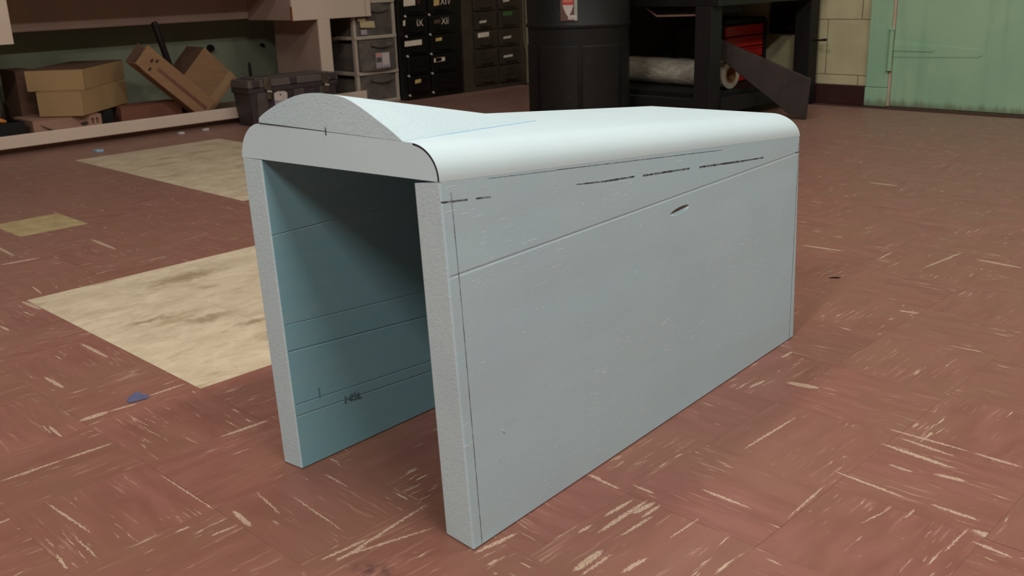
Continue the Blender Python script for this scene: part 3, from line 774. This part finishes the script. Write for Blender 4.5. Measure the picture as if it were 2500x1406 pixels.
# ---- toolbox on the floor in front of the shelf
tbx = thing('toolbox', 'wide grey brown plastic toolbox with two latches on the floor before the shelf', 'toolbox', (-3.595, 2.45, 0))
mb = MB().hexa([(-3.672, 2.165, 0), (-3.51, 2.165, 0), (-3.51, 2.735, 0), (-3.672, 2.735, 0), (-3.685, 2.148, .205), (-3.497, 2.148, .205), (-3.497, 2.752, .205), (-3.685, 2.752, .205)])
body = mb.build('toolbox_body', M_tool2, tbx, bevel=.008)
MB().box(-3.69, -3.494, 2.143, 2.757, .188, .216).build('rim', M_tool2, body, bevel=.004)
for yy in (2.19, 2.44, 2.62):
    MB().hexa([(-3.512, yy, .01), (-3.500, yy, .01), (-3.500, yy + .07, .01), (-3.512, yy + .07, .01), (-3.50, yy, .188), (-3.487, yy, .188), (-3.487, yy + .07, .188), (-3.50, yy + .07, .188)]).build('rib', M_tool, body, bevel=.003)
lid = MB().hexa([(-3.692, 2.138, .218), (-3.490, 2.138, .218), (-3.490, 2.765, .218), (-3.692, 2.765, .218), (-3.688, 2.145, .262), (-3.500, 2.145, .262), (-3.500, 2.758, .262), (-3.688, 2.758, .262)]).build('lid', M_tool, tbx, bevel=.007)
MB().box(-3.68, -3.515, 2.20, 2.70, .262, .270).build('lid_rib', M_tool, lid, bevel=.004)
for yy in (2.17, 2.42, 2.70):
    MB().box(-3.500, -3.487, yy, yy + .045, .222, .260).build('lid_rib', M_tool2, lid, bevel=.003)
for yy in (2.262, 2.664):
    la = MB().box(-3.497, -3.482, yy - .022, yy + .022, .205, .268).build('latch', M_brass, tbx, bevel=.003, label='tan metal latch')
    MB().hexa([(-3.487, yy - .014, .150), (-3.478, yy - .014, .150), (-3.478, yy + .016, .150), (-3.487, yy + .016, .150), (-3.484, yy - .014, .214), (-3.476, yy - .014, .214), (-3.476, yy + .016, .214), (-3.484, yy + .016, .214)]).build('hasp', M_brass, la, bevel=.002)
    MB().tube([(-3.475, yy - .012, .196), (-3.475, yy + .016, .191)], .005, 8).build('hook', M_steel, la, smooth=True)
lb = MB().prism([(-3.4985, 2.306, .135), (-3.4985, 2.392, .128), (-3.4985, 2.396, .172), (-3.4985, 2.380, .184), (-3.4985, 2.330, .187), (-3.4985, 2.306, .178)], (.002, 0, 0)).build('label', M_slabw, tbx, label='white label with a small dark triangle')
MB().prism([(-3.4962, 2.342, .170), (-3.4962, 2.356, .170), (-3.4962, 2.350, .158)], (.0006, 0, 0)).build('triangle_mark', M_ink, lb)
MB().box(-3.4985, -3.4968, 2.306, 2.392, .09, .131).build('label', M_lav, tbx)

# ---- clear plastic drawer tower
pt = thing('plastic_drawer_tower', 'off white plastic tower of clear drawers between the bench and black cabinet', 'drawers', (-3.92, 3.28, 0))
X0, X1, Y0, Y1 = -4.12, -3.745, 3.098, 3.446
for (x, y) in ((X1 - .03, Y0), (X1 - .03, Y1 - .022), (X0, Y0), (X0, Y1 - .022)):
    MB().box(x, x + .03, y, y + .022, 0, .70).build('post', M_plast, pt, bevel=.003)
for z in (.012, .203, .430, .655):
    MB().box(X0 + .002, X1 + .006, Y0 + .001, Y1 - .001, z - .012, z + .012).build('shelf', M_plast, pt, bevel=.004)
MB().box(X0 + .002, X1 + .006, Y0 + .001, Y1 - .001, .70, .715).build('top', M_plast, pt, bevel=.004)
for k, (za, zb, pull) in enumerate(((.026, .188, 0), (.218, .415, .022), (.445, .640, 0))):
    ya, yb = Y0 + .024, Y1 - .024
    pts = []
    for i in range(9):
        t = i / 8; pts.append((X1 - .012 + .018 * math.sin(math.pi * t) + pull, ya + (yb - ya) * t))
    dw = MB()
    front = [(x, y, za) for x, y in pts] + [(x - .004, y, za) for x, y in pts[::-1]]
    dw.prism(front, (0, 0, zb - za))
    d_ = dw.build('drawer', M_clear, pt, smooth=True)
    MB().box(X0 + .03, X1 - .02 + pull, ya + .002, ya + .005, za, zb - .02).box(X0 + .03, X1 - .02 + pull, yb - .005, yb - .002, za, zb - .02).box(X0 + .03, X1 - .02 + pull, ya + .005, yb - .005, za, za + .003).build('drawer_bin', M_clear, d_)
    xm = X1 + .008 + pull
    MB().prism([(xm, ya + .08 + .18 * i / 10, zb - .035 - .018 * math.sin(math.pi * i / 10)) for i in range(11)] + [(xm, ya + .26, zb - .02), (xm, ya + .08, zb - .02)], (.012, 0, 0)).build('pull', M_clear, d_, smooth=True)
    MB().box(X0 + .06, X1 - .09 + pull, ya + .02, yb - .06, za + .004, za + .10).build('contents', M_tool2, d_, bevel=.02)
    MB().box(X0 + .08, X1 - .06 + pull, ya + .16, yb - .02, za + .004, za + .075).build('contents', M_kraft_d, d_, bevel=.01)
    if k == 1:
        MB().box(xm + .001, xm + .0025, 3.236, 3.352, .232, .330).build('label', M_lav, d_)
        MB().box(xm + .0026, xm + .0035, 3.238, 3.282, .309, .328).build('label_print', M_pink, d_)
        MB().box(xm + .0026, xm + .0035, 3.240, 3.284, .270, .300).build('label_print', M_clear, d_)
        MB().box(xm + .0026, xm + .0035, 3.292, 3.345, .250, .327).build('label_print', M_slabw, d_)
        for i in range(9): MB().box(xm + .0026, xm + .0035, 3.246 + i * .011, 3.250 + i * .011, .236, .245).build('label_print', M_ink if i % 2 else M_slabw, d_)
    if k == 2:
        MB().obox((xm + .001, 3.128, .536), (.001, 0, 0), (0, .064, -.004), (0, .002, .020)).build('tape_label', M_tape, d_)
        MB().obox((xm + .003, 3.146, .496), (.001, 0, 0), (0, .118, -.006), (0, -.004, .042)).build('tape_label', M_tape, d_)
        MB().box(xm - .002, xm - .001, 3.15, 3.20, .45, .482).build('label_print', M_lav, d_)


# ---- steel drawer cabinets
def cabinet(name, label, y0, y1, cols, mcase, mdraw, cards, numerals, xf=-3.66, knob=True):
    t = thing(name, label, 'cabinet', (-3.96, (y0 + y1) / 2, 0))
    MB().box(-4.27, xf - .016, y0, y1, .0, 1.32).build('cabinet_body', mcase, t, bevel=.004)
    for ci, (a, b) in enumerate(cols):
        for r in range(5):
            z0 = .034 + r * .129
            d = MB().box(xf - .0155, xf, a, b, z0 + .006, z0 + .123).build('drawer', mdraw, t, bevel=.004)
            m = (a + b) / 2
            # cup pull with a lip, label holder frame, latch stud at the upper left
            MB().prism([(xf - .001, m - .055, z0 + .02), (xf + .014, m - .055, z0 + .024), (xf + .016, m - .055, z0 + .034), (xf - .001, m - .055, z0 + .040)], (0, .11, 0)).build('pull', mdraw, d, bevel=.002)
            h = MB()
            for bx in ((m - .06, m + .06, .058, .062), (m - .06, m + .06, .098, .102), (m - .06, m - .056, .062, .098), (m + .056, m + .06, .062, .098)):
                h.box(xf - .001, xf + .003, bx[0], bx[1], z0 + bx[2], z0 + bx[3])
            h.build('label_holder', mdraw, d)
            if knob:
                MB().lathe([(.0001, 0), (.0075, 0), (.0085, .003), (.006, .006), (.0001, .007)], 0, 0, 12)
                k = MB().tube([(xf - .002, a - .004, z0 + .004), (xf + .004, a - .004, z0 + .003), (xf + .009, a + .001, z0 - .004)], [.006, .008, .005], 10).build('latch_stud', M_steel, d, smooth=True)
            for (cc, rr, ya, yb, za, zb, mt) in cards:
                if (cc, rr) == (ci, r): MB().obox((xf + .0035, ya, za), (.0008, 0, 0), (0, yb - ya, .004), (0, .002, zb - za)).build('card', mt, d)
            for (cc, rr, txt, yc, zc, sz, mt) in numerals:
                if (cc, rr) == (ci, r): text_part('numeral', txt, sz, mt, d, (xf + .0012, yc, zc), (0, 1, 0), (0, 0, 1))
    return t


ca = cabinet('black_cabinet', 'black steel drawer cabinet with roman numerals and bright latch studs', 3.452, 3.968, ((3.462, 3.655), (3.672, 3.905)), M_black2, M_black2,
        [(0, 4, 3.452, 3.552, .615, .675, M_card), (0, 2, 3.440, 3.590, .358, .392, M_card), (1, 4, 3.715, 3.765, .607, .65, M_cardy), (1, 2, 3.716, 3.772, .374, .395, M_cardy), (1, 1, 3.690, 3.79, .236, .262, M_card), (1, 1, 3.705, 3.76, .238, .264, M_cardy), (0, 0, 3.510, 3.562, .110, .134, M_cardy), (0, 3, 3.438, 3.455, .49, .525, M_card), (1, 3, 3.71, 3.765, .49, .515, M_kraft_d)],
        [(0, 3, 'IX', 3.585, .502, .062, M_white), (1, 3, 'XII', 3.815, .503, .062, M_white), (1, 4, 'XIV', 3.825, .632, .062, M_white), (0, 4, 'V', 3.585, .64, .062, M_redtxt)])
cabinet('olive_cabinet', 'dark olive steel drawer cabinet with bright label holders in the corner', 3.99, 4.63, ((4.09, 4.315), (4.335, 4.555)), M_olive, M_olive2,
        [(0, 3, 4.135, 4.205, .470, .486, M_steel), (0, 2, 4.115, 4.225, .372, .404, M_card), (1, 2, 4.372, 4.452, .348, .364, M_steel), (1, 1, 4.368, 4.462, .214, .230, M_steel), (1, 3, 4.372, 4.470, .508, .538, M_cardg), (1, 4, 4.38, 4.445, .605, .622, M_slabw)], [], knob=False)
o = MB().tube([(-3.652, 4.583, .62), (-3.652, 4.584, .36), (-3.65, 4.592, .30), (-3.646, 4.603, .24), (-3.645, 4.617, .17)], .0022, 8).build('thin_cord', M_cord, base=(-3.65, 4.6, .17), smooth=True)
tag(o, 'thin pale cord hanging down the front of the olive cabinet', 'cord')

# ================================================================ MIDDLE: trash can
cx, cy = -2.0, 3.27
can = thing('trash_can', 'tall round black plastic trash can with a shield sticker', 'trash can', (cx, cy, 0))
MB().lathe([(.0001, .0), (.258, 0), (.266, .012), (.268, .40), (.270, .515), (.277, .520), (.278, .532), (.272, .540), (.276, .80), (.292, .81), (.292, .83), (.27, .835), (.262, .80), (.25, .03), (.0001, .02)], cx, cy, 56).build('can_body', M_rubber, can, smooth=True)
# raised panels round the lower wall
nP = 7
for k in range(nP):
    a0 = math.radians(-48) + k * 2 * math.pi / nP + .05; a1 = a0 + 2 * math.pi / nP - .10
    vs_, fs_ = [], []
    for i in range(9):
        a = a0 + (a1 - a0) * i / 8
        for r, z in ((.2655, .03), (.2715, .036), (.2725, .425), (.2665, .432)):
            vs_.append((cx + r * math.cos(a), cy + r * math.sin(a), z))
    for i in range(8):
        for j in range(3): fs_.append((i * 4 + j, (i + 1) * 4 + j, (i + 1) * 4 + j + 1, i * 4 + j + 1))
        fs_.append((i * 4 + 3, (i + 1) * 4 + 3, (i + 1) * 4, i * 4))
    fs_ += [(0, 1, 2, 3), (35, 34, 33, 32)]
    MB().add(vs_, fs_).build('raised_panel', M_rubber, can, smooth=True)


def on_can(name, mat, parent, a0, a1, za, zb, r, poly=None, n=8):
    vs_, fs_ = [], []
    for i in range(n + 1):
        s = i / n; a = math.radians(a0 + (a1 - a0) * s)
        z0 = za if poly is None else poly(s)[0]; z1 = zb if poly is None else poly(s)[1]
        for rr, z in ((r, z0), (r, z1), (r - .0012, z1), (r - .0012, z0)): vs_.append((cx + rr * math.cos(a), cy + rr * math.sin(a), z))
    for i in range(n):
        for j in range(4): fs_.append((i * 4 + j, (i + 1) * 4 + j, (i + 1) * 4 + (j + 1) % 4, i * 4 + (j + 1) % 4))
    fs_ += [(0, 1, 2, 3), (n * 4 + 3, n * 4 + 2, n * 4 + 1, n * 4)]
    return MB().add(vs_, fs_).build(name, mat, parent, smooth=True)


# angles: the side that faces the room's middle is about -49 degrees
S0, S1 = -68.2, -50.2
stk = on_can('sticker', M_stkbr, can, S0, S1, .555, .74, .2775)
on_can('sticker_strip', M_stkgr, stk, S1 - 3.3, S1, .555, .74, .2790)
sh = lambda s: (.578 + .052 * abs(2 * s - 1) ** 1.6, .74)
on_can('shield', M_slabw, stk, S0 + 2.6, S0 + 13.8, 0, 0, .2785, sh, 12)
on_can('shield_band', M_stkred, stk, S0 + 2.6, S0 + 13.8, .634, .672, .2798)
for k in range(8):
    on_can('band_lettering', M_pink, stk, S0 + 3.4 + k * 1.22, S0 + 4.1 + k * 1.22, .645, .662, .2806, n=2)
on_can('barcode_box', M_slabw, stk, S0 + 8.2, S1 - 1.0, .562, .583, .2796)
for k in range(5):
    on_can('barcode_bar', M_lav, stk, S0 + 9.4 + k * 1.3, S0 + 10.1 + k * 1.3, .565, .576, .2804, n=2)

# ================================================================ RIGHT: black workbench of heavy timber
tw = thing('timber_bench', 'black painted timber workbench with thick posts against the block wall', 'workbench', (-2.2, 4.1, 0))
for (x, y) in ((-1.463, 3.57), (-1.432, 4.555), (-2.32, 3.57), (-2.32, 4.555)):
    MB().box(x, x + .1, y, y + .1, 0, .60).build('leg', M_wood_blk, tw, bevel=.003)
MB().box(-2.32, -1.33, 3.575, 3.625, .60, .70).build('apron', M_black, tw, bevel=.003)
MB().box(-2.32, -1.33, 4.60, 4.65, .60, .70).build('apron', M_black, tw, bevel=.003)
MB().box(-1.385, -1.335, 3.63, 4.595, .60, .70).build('apron', M_black, tw, bevel=.003)
MB().box(-2.36, -1.30, 3.566, 4.68, .702, .745).build('bench_top', M_black, tw, bevel=.004)
MB().box(-2.22, -1.465, 3.585, 3.63, .05, .125).build('lower_rail', M_wood_blk, tw, bevel=.003)
MB().box(-1.40, -1.345, 3.672, 4.553, .05, .125).build('lower_rail', M_wood_blk, tw, bevel=.003)
MB().box(-2.30, -1.402, 3.672, 4.553, .105, .146).build('lower_shelf', M_dark, tw, bevel=.003)
# shallow tray slung under the apron
tr_ = MB().hexa([(-1.74, 3.63, .550), (-1.45, 3.63, .556), (-1.45, 4.0, .556), (-1.74, 4.0, .550), (-1.82, 3.63, .598), (-1.45, 3.63, .598), (-1.45, 4.0, .598), (-1.82, 4.0, .598)]).build('sling_tray', M_dark, tw, bevel=.002)
MB().obox((-1.742, 3.618, .5465), (.29, 0, .006), (0, .012, 0), (0, 0, .009)).build('tray_edge', M_kraft_p, tr_)
MB().obox((-1.742, 3.618, .5465), (-.078, 0, .047), (0, .012, 0), (.003, 0, .004)).build('tray_edge', M_kraft_p, tr_)
# peg at the rear post
MB().tube([(-1.335, 4.606, .366), (-1.285, 4.604, .369), (-1.262, 4.604, .371), (-1.252, 4.604, .371)], [.006, .006, .009, .006], 10).build('peg', M_black, tw, smooth=True)

# stretch-film roll on the lower shelf
ax = Vector((1, -.10, 0)).normalized(); rc = Vector((-1.465, 3.93, .2235)); rl = .80
roll = thing('film_roll', 'roll of crinkled clear stretch film on a cardboard core under the black bench', 'roll', tuple(rc - Vector((0, 0, .0765))))
yv = Vector((0, 0, 1)).cross(ax).normalized(); zv = Vector((0, 0, 1))


def ring(r_out, r_in, p0, p1, name, mat, parent, wob=0, seg=40, cuts=1):
    vs_, fs_ = [], []; rows = []
    for s in range(cuts + 1):
        p = p0.lerp(p1, s / cuts)
        for r in (r_out,):
            for k in range(seg):
                a = 2 * math.pi * k / seg
                rr = r + (wob * (math.sin(a * 5 + s * 1.7) * .5 + math.sin(s * 2.3 + a * 2) * .5) if 0 < s < cuts else 0)
                vs_.append(p + yv * rr * math.cos(a) + zv * rr * math.sin(a))
    for s in range(cuts + 1):
        p = p0.lerp(p1, s / cuts)
        for k in range(seg):
            a = 2 * math.pi * k / seg; vs_.append(p + yv * r_in * math.cos(a) + zv * r_in * math.sin(a))
    N = (cuts + 1) * seg
    for s in range(cuts):
        for k in range(seg):
            k2 = (k + 1) % seg
            fs_.append((s * seg + k, s * seg + k2, (s + 1) * seg + k2, (s + 1) * seg + k))
            fs_.append((N + s * seg + k, N + (s + 1) * seg + k, N + (s + 1) * seg + k2, N + s * seg + k2))
    for k in range(seg):
        k2 = (k + 1) % seg
        fs_.append((k, N + k, N + k2, k2)); fs_.append((cuts * seg + k, cuts * seg + k2, N + cuts * seg + k2, N + cuts * seg + k))
    return MB().add(vs_, fs_).build(name, mat, parent, smooth=True)


ring(.0755, .0445, rc, rc - ax * rl, 'film', M_film, roll, .0022, 44, 18)
ring(.0756, .0446, rc + ax * .0012, rc + ax * .0002, 'film_edge', M_slabw, roll)
ring(.0443, .038, rc + ax * .004, rc - ax * (rl + .004), 'core', M_core, roll)

# leaning dark steel channel
pd = Vector((-.6, -.26, 0)).normalized(); pn = Vector((pd.y, -pd.x, 0))
A0, A1 = Vector((-1.081, 3.982, .004)), Vector((-1.014, 4.011, .205))
B0, B1 = Vector((-1.55, 3.778, .396)), Vector((-1.55, 3.778, .456))
ch = thing('steel_channel', 'dark brown steel channel leaning from the floor into the black bench', 'channel', tuple(A0))
low = Vector((-1.036, 4.001, .002))
w1, w2 = B0 - A0, B1 - A1
MB().prism([low, A1 + Vector((-.012, -.005, .004)), B1, B0, A0 + Vector((-.03, -.013, .02))], pn * -.006).build('web', M_plank, ch, bevel=.001)
for (p, q) in ((A1 + Vector((-.012, -.005, .004)), B1), (A0 + Vector((-.03, -.013, .02)), B0)):
    d_ = (q - p); pr = Vector((0, 0, 1)) - d_.normalized() * d_.normalized().z; pr.normalize()
    MB().obox(p - pr * .003, d_, pn * .035, pr * .006).build('flange', M_plank, ch, bevel=.001)
MB().prism([low, A1 + Vector((-.012, -.005, .004)), A1 + Vector((-.030, -.013, .0)), low + Vector((-.04, -.017, .03))], pn * .036).build('end_plate', M_plank, ch, bevel=.001)

# red tool chest
rcst = thing('red_tool_chest', 'red drawer chest with black corner trim deep under the black bench', 'tool chest', (-1.78, 4.30, .1465))
MB().box(-1.95, -1.632, 4.10, 4.535, .1465, .475).build('chest_body', M_black2, rcst, bevel=.004)
MB().box(-1.96, -1.618, 4.095, 4.545, .476, .506).build('chest_lid', M_dark, rcst, bevel=.006)
for k in range(5):
    z = .152 + k * .0645
    d_ = MB().box(-1.631, -1.612, 4.108, 4.508, z, z + .0585).build('drawer', M_redchest, rcst, bevel=.004)
    MB().box(-1.6125, -1.604, 4.115, 4.50, z + .050, z + .0575).build('drawer_pull', M_redchest, d_, bevel=.002)
MB().box(-1.631, -1.606, 4.512, 4.545, .1465, .475).build('corner_trim', M_black2, rcst, bevel=.003)
# black box left behind the roll
o = MB().box(-2.46, -1.975, 4.22, 4.545, .1465, .595).build('black_case', M_dark, base=(-2.09, 4.4, .1465), bevel=.012)
tag(o, 'plain black case in the dark under the bench behind the film roll', 'case')
# louvred vent on wall
lv = thing('louvred_vent', 'black louvred vent panel low on the block wall behind the bench post', 'vent', (-1.57, 4.67, .40))
MB().box(-1.665, -1.49, 4.672, 4.688, .395, .585).build('vent_frame', M_black2, lv, bevel=.003)
for k in range(11):
    z = .425 + k * .0145
    MB().prism([(-1.655, 4.672, z), (-1.655, 4.664, z - .004), (-1.655, 4.664, z - .001), (-1.655, 4.672, z + .005)], (.155, 0, 0)).build('louvre', M_olive, lv)

# ================================================================ SMALL SCRAPS ON THE FLOOR
def scrap(name, pts, h, mat, label, cat='scrap'):
    c = sum((Vector((x, y, 0)) for x, y in pts), Vector()) / len(pts)
    o = MB().prism([(x, y, .0009) for x, y in pts], (0, 0, h)).build(name, mat, base=(c.x, c.y, .0009))
    tag(o, label, cat)


scrap('tape_scrap', [(-.272, -.131), (-.285, -.128), (-.300, -.116), (-.312, -.098), (-.305, -.090), (-.292, -.094), (-.275, -.086), (-.262, -.094), (-.266, -.108), (-.268, -.122)], .0006, M_blue, 'torn scrap of blue tape near the stained beige tiles', 'tape')
scrap('foam_crumb', [(-3.47, 1.20), (-3.44, 1.205), (-3.425, 1.235), (-3.45, 1.245), (-3.475, 1.225)], .008, M_bluef, 'small pale blue foam crumb beside the plain beige tiles', 'foam crumb')
scrap('paper_scrap', [(-3.655, 1.76), (-3.635, 1.765), (-3.63, 1.79), (-3.66, 1.80), (-3.668, 1.78)], .008, M_crumb, 'pale paper scrap under the shelf lip, left of a similar one')
scrap('paper_scrap', [(-3.652, 1.91), (-3.632, 1.915), (-3.636, 1.945), (-3.66, 1.94)], .010, M_crumb, 'pale paper scrap under the shelf lip, nearer the toolbox')
scrap('wood_chip', [(.395, 1.460), (.412, 1.470), (.418, 1.478), (.404, 1.472)], .002, M_chip, 'tiny dark chip on the red floor right of the foam shell', 'chip')

for o in bpy.data.objects:
    if '_b' in o: del o['_b']
